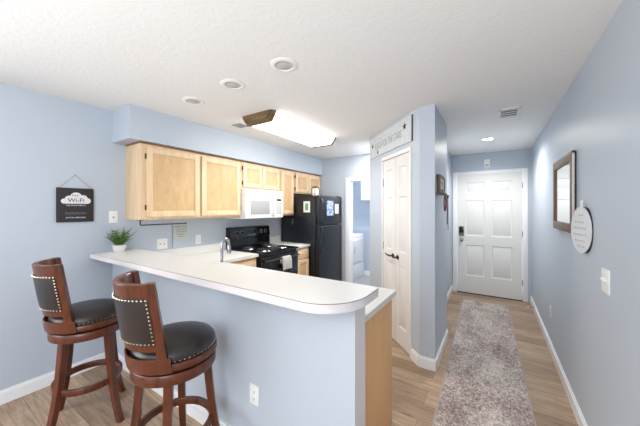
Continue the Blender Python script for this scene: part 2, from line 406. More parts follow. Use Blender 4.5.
# ------------------------------------------------------------------ base cabinets and counters
t = thing('base_cabinet', 'maple base cabinet with drawer left of the range', 'cabinet', (-2.83, 2.17, 0), 'base cabinets')
BF = -2.53
obj('body', bx(N(), XL+.001, BF, 1.88, 2.462, .1, .878, .002), m_maple, t)
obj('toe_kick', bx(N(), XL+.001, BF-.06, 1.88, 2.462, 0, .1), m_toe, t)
obj('drawer', bx(N(), BF, BF+.02, 1.93, 2.44, .715, .855, .004), m_maple_h, t)
cab_door(t, 1.93, 2.44, .13, .69, 'l', BF)
t = thing('base_cabinet', 'narrow maple base cabinet with drawer between range and refrigerator', 'cabinet', (-2.83, 3.43, 0), 'base cabinets')
obj('body', bx(N(), XL+.001, BF, 3.262, 3.606, .1, .878, .002), m_maple, t)
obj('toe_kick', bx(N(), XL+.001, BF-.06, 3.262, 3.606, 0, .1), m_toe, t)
obj('drawer', bx(N(), BF, BF+.02, 3.285, 3.585, .715, .855, .004), m_maple_h, t)
cab_door(t, 3.285, 3.585, .13, .69, 'r', BF)
t = thing('base_cabinet', 'long peninsula base cabinet with plain tan wood end panel', 'cabinet', (-1.6, 1.57, 0), 'base cabinets')
obj('body', bx(N(), BF+.004, -.615, 1.272, 1.845, .1, .878), m_maple, t)
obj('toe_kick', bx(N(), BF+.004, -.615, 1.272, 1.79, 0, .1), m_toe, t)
obj('end_panel', bx(N(), -.615, -.597, 1.273, 1.862, 0, .878, .002), m_end, t)['label'] = 'tan wood end panel'
for x0 in (-2.1, -1.6, -1.1):
    M = frame((x0+.46, 1.845, .13), (0, 1, 0)); d = obj('door', door_frame(M, .46, .7, .058), m_maple, t)
    obj('panel', bx(N(), .056, .404, .056, .644, .002, .011, 0, M), m_panel, d)

b = N(); CZ0, CZ1 = .88, .915
bx(b, XL+.001, -.572, 1.271, 1.885, CZ0, CZ1); bx(b, XL+.001, -2.495, 1.885, 2.468, CZ0, CZ1)
ct = thing('countertop', 'white laminate counter wrapping the corner behind the raised bar', 'countertop', (-2.0, 1.6, CZ0), 'white laminate kitchen counters')
obj('slab', b, m_lam, ct)
struct('trim_3', bx(N(), XL, XL+.020, 1.353, 2.474, CZ1, 1.015, .003), m_lam, 'white backsplash strip along left wall between bar and range', 'backsplash')
ct2 = thing('countertop', 'short white laminate counter between range and refrigerator', 'countertop', (-2.82, 3.43, CZ0), 'white laminate kitchen counters')
obj('slab', bx(N(), XL+.001, -2.495, 3.256, 3.612, CZ0, CZ1, .004), m_lam, ct2)
struct('trim_4', bx(N(), XL, XL+.020, 3.256, 3.612, CZ1, 1.015, .003), m_lam, 'short white backsplash strip between range and refrigerator', 'backsplash')
# gooseneck faucet
FX, FY = -1.815, 1.395
fc = thing('kitchen_faucet', 'chrome gooseneck faucet rising behind the white bar', 'faucet', (FX, FY, CZ1))
b = N(); lathe(b, [(0, CZ1), (.028, CZ1), (.028, CZ1+.012), (.018, CZ1+.03), (.014, CZ1+.06), (0, CZ1+.06)], 20, M=T((FX, FY, 0))); obj('base', b, m_chrome, fc)
pts = [(FX, FY, CZ1+.05), (FX, FY, 1.195)]
for i in range(1, 13):
    a = PI*i/12; pts.append((FX+.003*(1-math.cos(a)), FY+.032*(1-math.cos(a)), 1.195+.045*math.sin(a)))
pts.append((FX+.006, FY+.064, 1.17))
obj('spout', sweep(N(), pts, .011, 12), m_chrome, fc)
obj('spray_head', lathe(N(), [(0, 1.06), (.017, 1.06), (.018, 1.08), (.0135, 1.125), (0, 1.125)], 16, M=T((FX+.006, FY+.064, .06))), m_chrome, fc)
obj('lever', sweep(N(), [(FX, FY, CZ1+.05), (FX+.05, FY-.0, CZ1+.075), (FX+.09, FY-.0, CZ1+.11)], [.008, .006, .005], 8), m_chrome, fc)

# raised bar top with rounded corner
def bar_poly(off=0):
    x1, y0, y1, r = -.505+off, .972-off, 1.352+off, .215
    p = [(XL+.001, y1), (XL+.001, y0)]
    for i in range(17):
        a = -PI/2+PI/2*i/16; p.append((x1-r+r*math.cos(a), y0+r*1.05+r*1.05*math.sin(a)))
    p.append((x1, y1)); return p
bt = thing('raised_counter', 'long white laminate raised bar top with rounded end corner', 'countertop', (-1.8, 1.16, 1.026))
obj('edge_band', prism(N(), bar_poly(), 1.026, 1.0665), m_edge, bt)
obj('edge_seam', prism(N(), bar_poly(.0008), 1.0662, 1.0692), m_seam, bt)['label'] = 'thin brown seam line'
obj('surface', prism(N(), bar_poly(), 1.069, 1.071), m_lam, bt)

# ------------------------------------------------------------------ range
RY0, RY1 = 2.478, 3.246
rg = thing('range', 'black electric coil range set into the kitchen counter', 'stove', (-2.8, 2.86, 0))
obj('body', bx(N(), XL+.03, -2.50, RY0, RY1, .06, .895, .004), m_black2, rg)
obj('cooktop', bx(N(), XL+.03, -2.455, RY0-.002, RY1+.002, .895, .922, .006), m_black, rg)
obj('plinth', bx(N(), XL+.05, -2.56, RY0+.02, RY1-.02, 0, .06), m_toe, rg)
b = N(); bm_t = [(XL+.012, .922), (XL+.115, .922), (XL+.115, .975), (XL+.105, 1.06), (XL+.12, 1.07), (XL+.102, 1.205), (XL+.08, 1.22), (XL+.012, 1.22)]
Mx = Matrix(((1, 0, 0, 0), (0, 0, 1, 0), (0, 1, 0, 0), (0, 0, 0, 1)))
prism(b, bm_t, RY0, RY1, Mx); bg = obj('backguard', b, m_black, rg)
for y in (2.58, 2.68, 3.06, 3.15):
    b = N(); M = frame((XL+.111, y, 1.14), (1, 0, .0)); disc(b, M, .024, 0, .006, 20); disc(b, M, .018, .006, .028, 20, .003); bx(b, -.003, .003, -.018, .018, .026, .031, 0, M)
    k = obj('knob', b, m_black2, bg)
    obj('dial_ring', lathe(N(), [(.026, 0), (.030, 0), (.030, .004), (.026, .004)], 24, closed=True, M=M), m_grey, k)
obj('clock_display', bx(N(), XL+.10, XL+.1145, 2.80, 2.95, 1.12, 1.17, .002), m_disp, bg)
b = N()
for y in (2.81, 2.845, 2.88, 2.915): bx(b, XL+.105, XL+.1195, y, y+.018, 1.098, 1.108, .001)
obj('buttons', b, m_grey, bg)
for (x, y, r) in ((-2.62, 2.68, .095), (-2.90, 2.68, .075), (-2.62, 3.05, .075), (-2.90, 3.05, .095)):
    bu = obj('drip_pan', lathe(N(), [(r+.022, .923), (r+.018, .928), (r+.004, .926), (r*.5, .9235), (.01, .9235)], 32, M=T((x, y, 0))), m_chrome, rg)
    pts = []
    for i in range(100):
        a = i/100*2*PI*4; rr = .015+(r-.015)*i/100; pts.append((x+rr*math.cos(a), y+rr*math.sin(a), .934))
    obj('burner_coil', sweep(N(), pts, .0055, 6), m_black2, bu)
dr = obj('oven_door', bx(N(), -2.50, -2.462, RY0+.006, RY1-.006, .245, .862, .006), m_black, rg)
obj('oven_window', bx(N(), -2.463, -2.459, RY0+.13, RY1-.13, .40, .72, .001), m_glass, dr)
b = N(); bx(b, -2.462, -2.425, RY0+.06, RY0+.085, .80, .825, .004); bx(b, -2.462, -2.425, RY1-.085, RY1-.06, .80, .825, .004); sweep(b, [(-2.422, RY0+.03, .8125), (-2.422, RY1-.03, .8125)], .0125, 12)
obj('handle', b, m_black2, dr)
obj('storage_drawer', bx(N(), -2.50, -2.465, RY0+.006, RY1-.006, .07, .232, .006), m_black, rg)

# dish towel over the oven handle
def towel():
    t = bmesh.new(); W, n, prof = .19, 16, []
    y0 = 2.815
    path = [(-2.4455, .68), (-2.4455, .74), (-2.4435, .80), (-2.438, .826), (-2.422, .832), (-2.406, .826), (-2.400, .80), (-2.398, .77), (-2.397, .71), (-2.397, .66)]
    rows = []
    for k, (x, z) in enumerate(path):
        row = []
        for i in range(n+1):
            u = i/n; fold = .006*math.sin(u*15+k*.4) if k >= 6 else .0015*math.sin(u*15)
            pinch = 1-.12*max(0, 1-abs(k-4)/3); yy = y0+W/2+(u-.5)*W*pinch*(1+.25*max(0, k-6)/4*(u-.3))
            row.append(t.verts.new((x+(abs(fold)+.001 if k >= 6 else 0), yy, z-(.02*abs(u-.45) if k == len(path)-1 else 0))))
        rows.append(row)
    for A, B in zip(rows, rows[1:]):
        for i in range(n): t.faces.new((A[i], A[i+1], B[i+1], B[i]))
    bmesh.ops.solidify(t, geom=t.faces[:], thickness=.004)
    bmesh.ops.recalc_face_normals(t, faces=t.faces); return t
tag(centre(obj('dish_towel', towel(), m_towel)), 'white dish towel draped over the oven door handle', 'towel')

# ------------------------------------------------------------------ microwave
mw = thing('microwave', 'white over-the-range microwave hung below short cabinet', 'microwave', (-2.93, 2.866, 1.345))
MF = -2.755
obj('body', bx(N(), XL+.001, MF-.03, 2.487, 3.250, 1.345, 1.752, .004), m_app, mw)
g = obj('vent_grille', bx(N(), MF-.03, MF-.004, 2.487, 3.250, 1.665, 1.752, .004), m_app, mw)
b = N()
for i in range(36): bx(b, MF-.005, MF-.002, 2.51+i*.0203, 2.51+i*.0203+.007, 1.685, 1.735)
obj('vent_slots', b, m_grey, g)
d = obj('door', bx(N(), MF-.03, MF, 2.489, 3.045, 1.352, 1.660, .007), m_app, mw)
obj('window', bx(N(), MF-.001, MF+.002, 2.575, 2.945, 1.405, 1.60, .001), m_grey, d)
b = N(); sweep(b, [(MF, 3.01, 1.39), (MF+.03, 3.01, 1.405), (MF+.036, 3.01, 1.50), (MF+.03, 3.01, 1.61), (MF, 3.01, 1.625)], .009, 10); obj('handle', b, m_app, d)
cp = obj('control_panel', bx(N(), MF-.03, MF-.002, 3.05, 3.250, 1.352, 1.660, .005), m_app, mw)
obj('display', bx(N(), MF-.003, MF, 3.10, 3.20, 1.60, 1.632), m_disp, cp)
b = N()
for i in range(5):
    for j in range(3): bx(b, MF-.003, MF-.0008, 3.10+j*.037, 3.128+j*.037, 1.41+i*.036, 1.435+i*.036)
obj('buttons', b, m_grey, cp)

# ------------------------------------------------------------------ refrigerator
FY0, FY1, FZ = 3.625, 4.385, 1.70
fr = thing('refrigerator', 'black top-freezer refrigerator at the kitchen end wall', 'refrigerator', (-2.75, 4.0, 0))
obj('body', bx(N(), XL+.03, -2.41, FY0, FY1, .04, FZ-.01, .008), m_fridge, fr)
obj('base_grille', bx(N(), -2.6, -2.40, FY0+.01, FY1-.01, 0, .08, .004), m_black2, fr)
FD = -2.335
u1 = obj('freezer_door', bx(N(), -2.405, FD, FY0, FY1, 1.215, FZ, .016, seg=3), m_fridge, fr)
u2 = obj('fresh_food_door', bx(N(), -2.405, FD, FY0, FY1, .095, 1.203, .016, seg=3), m_fridge, fr)
def fhandle(z0, z1, par, flip):
    y = FY0+.055; pts = []
    for i in range(13):
        s = i/12; pts.append((FD+.058*math.sin(PI*min(1, max(0, s*1.0)))**.55, y+.0*s, z0+(z1-z0)*s))
    obj('handle', sweep(N(), pts, .013, 10), m_black2, par)
fhandle(1.24, 1.645, u1, 0); fhandle(.80, 1.185, u2, 1)
obj('hinge_cover', bx(N(), -2.44, -2.36, FY1-.08, FY1-.02, FZ-.012, FZ+.012, .004), m_black2, fr)
def flat(name, x0, x1, y0, y1, z0, z1, m, label, cat, group=None):
    return tag(centre(obj(name, bx(N(), x0, x1, y0, y1, z0, z1), m)), label, cat, group)
flat('photo_sheet', FD+.0006, FD+.0026, 3.86, 4.08, 1.37, 1.62, m_blue, 'blue and white printed sheet on the freezer door', 'paper', 'papers on the refrigerator')
flat('note_card', FD+.0006, FD+.0026, 4.13, 4.26, 1.40, 1.565, m_paper, 'small plain white note on the freezer door right side', 'paper', 'papers on the refrigerator')
nc = thing('magnet_card', 'white card with green print on refrigerator side', 'card', (-2.575, FY0, 1.43), 'papers on the refrigerator')
obj('card', bx(N(), -2.64, -2.51, FY0-.003, FY0, 1.425, 1.605), m_paper, nc)
obj('print', bx(N(), -2.605, -2.545, FY0-.0035, FY0-.0028, 1.46, 1.57), m_green, nc)
hk = thing('side_hook', 'small grey hook stuck on refrigerator side edge', 'hook', (-2.868, FY0, 1.22))
b = N(); bx(b, -2.88, -2.855, FY0-.006, FY0+.002, 1.22, 1.32, .002); sweep(b, [(-2.868, FY0-.005, 1.24), (-2.868, FY0-.025, 1.235), (-2.868, FY0-.028, 1.255)], .004, 8)
obj('hook', b, m_nickel, hk)
# lidded glass jar on top of the refrigerator
jx, jy = -2.55, 3.84
jr = thing('glass_jar', 'small white jar with dark wire frame on top of refrigerator', 'jar', (jx, jy, FZ))
obj('glass', lathe(N(), [(0, FZ), (.045, FZ), (.058, FZ+.02), (.058, FZ+.10), (.042, FZ+.125), (.042, FZ+.135), (0, FZ+.135)], 24, M=T((jx, jy, 0))), m_glassjar, jr)
obj('lid', lathe(N(), [(0, FZ+.135), (.05, FZ+.135), (.05, FZ+.155), (.01, FZ+.162), (0, FZ+.175)], 24, M=T((jx, jy, 0))), m_bronze, jr)
b = N()
for a in range(4):
    a = a*PI/2+.5; c, s = math.cos(a), math.sin(a)
    sweep(b, [(jx+.05*c, jy+.05*s, FZ+.004), (jx+.066*c, jy+.066*s, FZ+.03), (jx+.066*c, jy+.066*s, FZ+.10), (jx+.052*c, jy+.052*s, FZ+.14)], .005, 6)
obj('wire_frame', b, m_bronze, jr)

# ------------------------------------------------------------------ laundry closet
dy = thing('clothes_dryer', 'white front-loading dryer inside the laundry closet', 'dryer', (-2.75, 5.25, 0))
DX = -2.43
obj('body', bx(N(), XL+.04, DX, 4.9, 5.60, .0, .935, .012), m_app, dy)
d = obj('door', bx(N(), DX, DX+.016, 4.97, 5.50, .36, .84, .012, seg=3), m_app, dy)
obj('handle', bx(N(), DX+.014, DX+.026, 5.08, 5.105, .56, .70, .004), m_grey, d)
obj('toe_panel', bx(N(), DX, DX+.010, 4.92, 5.58, .03, .325, .006), m_app, dy)
obj('control_console', prism(N(), [(XL+.04, .935), (XL+.18, .935), (XL+.13, 1.06), (XL+.04, 1.06)], 4.91, 5.59, Mx), m_app, dy)
t = thing('laundry_cabinet', 'white cabinet hung high on the laundry back wall', 'cabinet', (-1.8, 5.5, 1.66))
obj('body', bx(N(), -2.40, -1.2, 5.38, 5.679, 1.66, 2.25, .003), m_app, t)
for x in (-2.39, -1.795): obj('door', bx(N(), x, x+.585, 5.362, 5.38, 1.67, 2.24, .004), m_app, t)
t = thing('laundry_ceiling_light', 'round white ceiling light inside the laundry closet', 'ceiling light', (-1.9, 5.0, CH))
obj('base', lathe(N(), [(0, CH), (.15, CH), (.15, CH-.025), (.13, CH-.03), (0, CH-.03)], 32, M=T((-1.9, 5.0, 0))), m_app, t)
obj('glass_dome', lathe(N(), [(.13, CH-.03), (.12, CH-.06), (.08, CH-.085), (0, CH-.095)], 32, M=T((-1.9, 5.0, 0))), m_laun, t)

# ------------------------------------------------------------------ bar stools
def leanv(bm, k=.15, z0=.68):
    for v in bm.verts:
        if v.co.z > z0: v.co.y -= k*(v.co.z-z0)
    return bm
RB = .216
def make_stool(label, leg_a):
    t = thing('bar_stool', label, 'bar stool', (0, 0, 0), 'leather swivel bar stools')
    B0 = -PI/2
    # fixed lower frame
    for k in range(4):
        a = math.radians(leg_a+90*k); ca, sa = math.cos(a), math.sin(a)
        pts = []
        for i in range(15):
            s = i/14; z = .635*(1-s); r = .163+.052*s+.052*s**3.2
            pts.append((r*ca, r*sa, z))
        bm = N(); tt = bmesh.new(); rings = []
        for i, p in enumerate(pts):
            s = i/14; h = .021-.003*s if s < .85 else .0185
            rings.append([tt.verts.new((p[0]+ca*x-sa*y, p[1]+sa*x+ca*y, p[2])) for x, y in ((-h, -h), (h, -h), (h, h), (-h, h))])
        for A, Bq in zip(rings, rings[1:]):
            for j in range(4): tt.faces.new((A[j], A[(j+1) % 4], Bq[(j+1) % 4], Bq[j]))
        tt.faces.new(rings[0]); tt.faces.new(rings[-1])
        bmesh.ops.recalc_face_normals(tt, faces=tt.faces)
        bmesh.ops.bevel(tt, geom=[e for e in tt.edges if abs(e.verts[0].co.z-e.verts[1].co.z) > .02], offset=.003, segments=1, affect='EDGES')
        merge(bm, tt); obj('leg', bm, m_stool, t)
    obj('footrest', lathe(N(), [(.176, .262), (.194, .262), (.196, .265), (.196, .299), (.194, .302), (.176, .302), (.174, .299), (.174, .265)], 64, closed=True), m_stool, t)
    obj('apron_ring', lathe(N(), [(0, .614), (.196, .608), (.209, .613), (.211, .619), (.211, .660), (.207, .666), (0, .666)], 64), m_stool, t)
    obj('swivel_plate', lathe(N(), [(0, .666), (.12, .666), (.12, .682), (0, .682)], 32), m_nickel, t)
    st = obj('seat', lathe(N(), [(0, .680), (.202, .680), (.215, .683), (.217, .688), (.217, .712), (.213, .718), (0, .718)], 64), m_stool, t)
    cu = obj('cushion', lathe(N(), [(.205, .718), (.211, .734), (.207, .753), (.190, .775), (.15, .790), (.09, .798), (0, .801)], 64), m_leather, st)
    b = N()
    for i in range(58):
        a = 2*PI*i/58; ball(b, (.2085*math.cos(a), .2085*math.sin(a), .730), .0052, (1, 1, 1), u=6, v=4)
    obj('nailhead_trim', b, m_nail, cu)
    # curved back
    hw = math.radians(66)
    def arc(prof, a, n=36): return leanv(lathe(N(), prof, n, B0-a, B0+a, closed=True))
    bk = obj('backrest', arc([(RB-.028, 1.055), (RB, 1.055), (RB+.001, 1.122), (RB-.004, 1.128), (RB-.024, 1.128), (RB-.029, 1.122)], hw), m_stool, t)
    obj('bottom_rail', arc([(RB-.026, .795), (RB, .795), (RB, .832), (RB-.026, .832)], hw), m_stool, bk)
    obj('back_band', arc([(RB-.003, .684), (RB+.008, .684), (RB+.010, .720), (RB+.006, .758), (RB+.001, .758), (RB-.001, .72)], hw+.06), m_stool, bk)
    for s in (-1, 1):
        a0 = B0+s*hw; b = lathe(N(), [(RB-.034, .684), (RB+.004, .684), (RB+.004, 1.130), (RB-.034, 1.130)], 5, min(a0, a0-s*.19), max(a0, a0-s*.19), closed=True)
        # more height steps so the lean bends nothing
        obj('stile', leanv(b), m_stool, bk)
    ai = hw-.17
    pad = obj('back_pad', arc([(RB-.03, .829), (RB+.004, .829), (RB+.0075, .845), (RB+.0085, .94), (RB+.0075, 1.045), (RB+.004, 1.061), (RB-.03, 1.061), (RB-.036, 1.045), (RB-.038, .94), (RB-.036, .845)], ai, 40), m_leather, bk)
    for rr in (RB+.007, RB-.035):
        b = N()
        for z in (.838, 1.052):
            for i in range(23):
                a = B0-ai+.03+(2*ai-.06)*i/22; ball(b, (rr*math.cos(a), rr*math.sin(a), z), .0052, u=6, v=4)
        for s in (-1, 1):
            for i in range(1, 11):
                a = B0+s*(ai-.03); ball(b, (rr*math.cos(a), rr*math.sin(a), .838+.214*i/11), .0052, u=6, v=4)
        obj('nailhead_trim', leanv(b), m_nail, pad)
    return t
def setpose(o, x, y, deg): o.location = (x, y, 0); o.rotation_euler = (0, 0, math.radians(deg))
ROT = -12
s1 = make_stool('dark leather and cherry wood bar stool nearest left wall, partly behind the other', 22-ROT)
setpose(s1, -2.446, .75, ROT)
s2 = make_stool('dark leather and cherry wood bar stool in front, its seat under the bar edge', 50-ROT)
setpose(s2, -1.502, .847, ROT)

# ------------------------------------------------------------------ things on the left wall
def outlet(x, y, z, n, label, wide=False, kind='duplex', name='wall_outlet', cat='outlet', hgt=.115, group='white wall plates'):
    M = frame((x, y, z), n); W = .115 if wide else .072
    t = thing(name, label, cat, (x, y, z-hgt/2), group)
    p = obj('plate', bx(N(), -W/2, W/2, -hgt/2, hgt/2, 0, .006, .002, M), m_plate, t)
    cs = (-.024, .024) if wide else (0,)
    for c in cs:
        if kind == 'duplex':
            for s in (-1, 1):
                r_ = obj('receptacle', disc(N(), M @ T((c, s*.020, 0)), .0155, .005, .008, 16, .001), m_plate, p)
                b = N(); bx(b, c-.007, c-.0045, s*.020-.005, s*.020+.006, .0075, .0083, 0, M); bx(b, c+.0045, c+.007, s*.020-.005, s*.020+.006, .0075, .0083, 0, M); disc(b, M @ T((c, s*.020-.009, 0)), .0025, .0075, .0083, 8)
                obj('slots', b, m_slot, r_)
        elif kind == 'toggle':
            b = N(); bx(b, c-.006, c+.006, -.012, .012, .005, .0075, .001, M); bx(b, c-.004, c+.004, 0, .012, .006, .018, .001, M); obj('toggle', b, m_plate, p)
        elif kind == 'jack':
            b = N(); disc(b, M @ T((c, -.004, 0)), .007, .005, .012, 12); obj('jack', b, m_slot, p)
        elif kind == 'rocker':
            obj('rocker', bx(N(), c-.016, c+.016, -.033, .033, .005, .009, .001, M), m_plate, p)
            obj('slots', bx(N(), c-.005, c+.005, -.006, .006, .0085, .0095, 0, M), m_slot, p)
    return t
outlet(XL, 1.155, 1.402, (1, 0, 0), 'white wall plate with center jack right of the hanging board sign', kind='jack', name='wall_jack', cat='wall plate')
outlet(XL, 1.622, 1.088, (1, 0, 0), 'wide white wall plate just above counter corner', True, 'rocker')
outlet(XL, 2.065, 1.095, (1, 0, 0), 'single white outlet above counter left of the range', False, 'duplex')
outlet(-1.195, 1.15, .380, (0, -1, 0), 'white duplex outlet low on the half wall under bar', False, 'duplex')

M = frame((XL, .868, 1.515), (1, 0, 0))
ws = thing('hanging_board_sign', 'square black board sign with white cloud hanging on left wall', 'sign', (XL, .868, 1.36))
obj('board', bx(N(), -.128, .128, -.15, .15, .006, .018, .002, M), m_board, ws)
b = N()
cl = [(-.078, .034, .022), (-.045, .052, .030), (.002, .070, .042), (.050, .056, .034), (.080, .038, .026)]
for k_, (cx, cy, r) in enumerate(cl): disc(b, M @ T((cx, cy, 0)), r, .018, .0186+k_*.0001, 28)
bx(b, -.080, .084, .012, .044, .018, .0185, 0, M)
c_ = obj('cloud', b, m_cloud, ws)
obj('lettering', text('Free', .024, M @ T((-.004, .078, .0194))), m_ink, c_)
obj('lettering', text('Wi-Fi', .050, M @ T((.002, .026, .0196)), .0007, .112), m_ink, c_)
obj('lettering', text('THE PASSWORD IS', .0165, M @ T((.0, -.008, .0182)), .0005, .135), m_cloud, ws)
obj('lettering', text("you're welcome", .02, M @ T((.0, -.116, .0182)), .0005, .135), m_cloud, ws)
b = N()
for i in range(14): bx(b, -.07+i*.0105, -.07+i*.0105+.0085, -.082+.003*math.sin(i*2.1), -.064+.003*math.cos(i*1.7), .018, .0184, 0, M)
obj('chalk_smudge', b, m_chalk, ws)
b = N(); sweep(b, [(-.118, .145, .012), (0, .265, .006), (.118, .145, .012)], .0022, 6, M); obj('hanging_string', b, m_twine, ws)
b = N(); ball(b, (0, .266, .004), .005, M=M); obj('nail', b, m_nickel, ws)

# towel rod under the cabinet and the sheet behind it
t = thing('towel_rod', 'thin black paper towel rod under the large wall cabinet', 'rod', (-2.95, 1.55, 1.31))
b = N(); sweep(b, [(-2.93, 1.30, 1.374), (-2.93, 1.30, 1.325), (-2.93, 1.305, 1.32), (-2.93, 1.765, 1.32)], .006, 8); ball(b, (-2.93, 1.768, 1.32), .010); obj('rod', b, m_black2, t)
b = N(); bx(b, -2.96, -2.90, 1.28, 1.32, 1.368, 1.375, .002); obj('bracket', b, m_black2, t)
def scrawl(M, lines, amp=.006, r=.0012):
    b = N()
    for x0, x1, y in lines:
        pts = []; n = max(8, int((x1-x0)/.0035)); ph = random.random()*6
        for i in range(n+1):
            s = i/n; pts.append((x0+(x1-x0)*s, y+amp*math.sin(i*1.9+ph)*(.5+.5*math.sin(i*.63+ph)), 0))
        sweep(b, pts, r, 5, M)
    return b
M = frame((XL, 1.84, 1.20), (1, 0, 0))
t = thing('note_sheet', 'pale printed sheet on wall under the large wall cabinet', 'paper', (XL, 1.84, 1.105))
p = obj('sheet', bx(N(), -.09, .09, -.095, .095, 0, .004, 0, M), m_sheet, t)
obj('printed_lines', scrawl(M @ T((0, 0, .004)), [(-.075, .075, .075), (-.07, .0, .055), (.01, .08, .05), (-.06, .06, .03), (-.07, .07, .008), (-.05, .05, -.02), (-.03, .03, -.045)], .005, .0022), m_slot, p)
tag(centre(obj('appliance_cord', sweep(N(), [(XL+.006, 1.735, 1.30), (XL+.006, 1.737, 1.15), (XL+.006, 1.738, 1.10), (XL+.008, 1.74, 1.03)], .0035, 6), m_inkg)), 'thin grey cord running down wall beside the note sheet', 'cord')

# potted fern
px_, py_ = -3.04, 1.165
pl = thing('potted_fern', 'small green fern in pale pot on the bar by left wall', 'potted plant', (px_, py_, 1.071))
obj('pot', lathe(N(), [(0, 1.071), (.036, 1.071), (.046, 1.085), (.055, 1.125), (.058, 1.135), (.050, 1.135), (.046, 1.122), (0, 1.122)], 24, M=T((px_, py_, 0))), m_pot, pl)
obj('soil', lathe(N(), [(0, 1.128), (.047, 1.128)], 20, M=T((px_, py_, 0))), m_soil, pl)
b = N(); sb = N()
for k in range(40):
    a = k*2.399+random.uniform(-.3, .3); L = random.uniform(.11, .20); el = random.uniform(.85, 1.5)
    o = Vector((px_+.02*math.cos(a), py_+.02*math.sin(a), 1.127)); dxy = Vector((math.cos(a), math.sin(a), 0))
    pts = []
    for i in range(7):
        s = i/6; p = o+dxy*(L*s*math.cos(el))+Vector((0, 0, L*s*math.sin(el)-.03*s*s)); p.x = max(p.x, XL+.012); pts.append(p)
    sweep(sb, pts, .0016, 5)
    for i in range(1, 7):
        p = pts[i]; d = (pts[i]-pts[i-1]).normalized(); side = d.cross(Vector((0, 0, 1))).normalized()
        for s in ((-1, 1) if i < 6 else (0,)):
            ld = (side*s+d*.8).normalized() if s else d; ll = random.uniform(.026, .038)*(1.1-.05*i); wv = d.cross(ld) if s else side
            up = ld.cross(wv).normalized() if wv.length > 1e-4 else Vector((0, 0, 1))
            sd = ld.cross(Vector((0, 0, 1))).normalized()*ll*.30
            q4 = [p, p+ld*ll*.45+sd+Vector((0, 0, .003)), p+ld*ll-Vector((0, 0, .004)), p+ld*ll*.45-sd+Vector((0, 0, .003))]
            for w4 in q4: w4.x = max(w4.x, XL+.006)
            vs = [b.verts.new(w4) for w4 in q4]; b.faces.new(vs)
bmesh.ops.solidify(b, geom=b.faces[:], thickness=.0012)
obj('foliage', b, m_leaf, pl, False); obj('stems', sb, m_leaf, pl)

# ------------------------------------------------------------------ pantry sign
M = frame((*D(.628), 2.28), (DN.x, DN.y, 0))
t = thing('wall_sign', 'long whitewashed wooden sign reading REACH FOR THE STARS above pantry', 'sign', (*D(.628), 2.15))
p = obj('board', bx(N(), -.508, .508, -.13, .13, 0, .014, .002, M), m_wsign, t)
obj('side_edge', bx(N(), .5085, .513, -.13, .13, 0, .0135, 0, M), m_capd, p)['label'] = 'dark right edge'
obj('lettering', text('REACH FOR THE STARS', .115, M @ T((-.02, -.045, .0143)), .0006, .66), m_inkl, p)
def star(M, r):
    return prism(N(), [((r if i % 2 == 0 else r*.42)*math.cos(PI/2+i*PI/5), (r if i % 2 == 0 else r*.42)*math.sin(PI/2+i*PI/5)) for i in range(10)], .0137, .0152, M)
for x, y, r in ((-.43, .02, .035), (-.27, -.085, .033), (.38, .05, .042)): obj('star', star(M @ T((x, y, 0)), r), m_ink, p)

# key rack with lanyards on pantry side wall
kr = thing('key_rack', 'brown framed key rack with small picture on pantry side wall', 'key rack', (-.455, 2.91, 1.62))
M = frame((-.455, 2.91, 1.725), (1, 0, 0)); kw, kh, kf = .165, .082, .030
b = N(); bx(b, -kw, kw, -kh, -kh+kf, 0, .030, .003, M); bx(b, -kw, kw, kh-kf, kh, 0, .030, .003, M); bx(b, -kw, -kw+.05, -kh+kf, kh-kf, 0, .030, .003, M); bx(b, kw-.05, kw, -kh+kf, kh-kf, 0, .030, .003, M)
obj('frame', b, m_rack, kr); obj('picture', bx(N(), -kw+.05, kw-.05, -kh+kf, kh-kf, 0, .024, 0, M), m_pict, kr)
obj('picture_motif', scrawl(M @ T((0, 0, .0245)), [(-.05, .05, .018), (-.06, .06, 0), (-.04, .05, -.022)], .006, .002), m_inkg, kr)
obj('ledge', bx(N(), -kw-.02, kw+.02, -.102, -.082, 0, .045, .003, M), m_rack, kr)
for x in (-.10, 0, .10): obj('hook', sweep(N(), [(x, -.096, .044), (x, -.103, .052), (x, -.115, .056), (x, -.12, .066), (x, -.108, .074)], .004, 8, M), m_bronze, kr)
def loop(x, L, wd, m, name, label, cat, sect=None):
    pts = []
    for i in range(25):
        a = 2*PI*i/24; pts.append((x+wd*math.sin(a), -.113-L/2+L/2*math.cos(a), .064+.004*math.sin(a)))
    return tag(centre(obj(name, sweep(N(), pts, .006, 6, M), m)), label, cat)
loop(-.10, .15, .025, m_lany, 'lanyard', 'maroon lanyard loop hanging from the key rack', 'lanyard')
kk = thing('key_bunch', 'bunch of metal keys hanging from the key rack middle hook', 'keys', (-.391, 2.91, 1.48))
obj('ring', sweep(N(), [(.02*math.sin(2*PI*i/16), -.131+.02*math.cos(2*PI*i/16), .064) for i in range(17)], .0025, 5, M), m_key, kk)
for a in (-.35, -.05, .3):
    Mk = M @ T((0, -.149, .064)) @ Matrix.Rotation(a, 4, 'Z'); b = N(); disc(b, Mk @ T((0, -.018, 0)), .016, -.0015+a*.01, .0015+a*.01, 14); bx(b, -.005, .005, -.09, -.03, -.0015+a*.01, .0015+a*.01, 0, Mk); obj('key', b, m_lany if a > .2 else m_key, kk)
b = N(); bx(b, .084, .096, -.40, -.12, .054, .060, .002, M); bx(b, .102, .114, -.46, -.12, .060, .066, .002, M); bx(b, .083, .117, -.14, -.105, .054, .068, .003, M)
tag(centre(obj('dog_leash', b, m_strap)), 'long black leash hanging from the key rack right hook', 'leash')
outlet(-.64, 4.70, 1.15, (1, 0, 0), 'white light switch on short wall left of front door', False, 'toggle', 'light_switch', 'light switch')

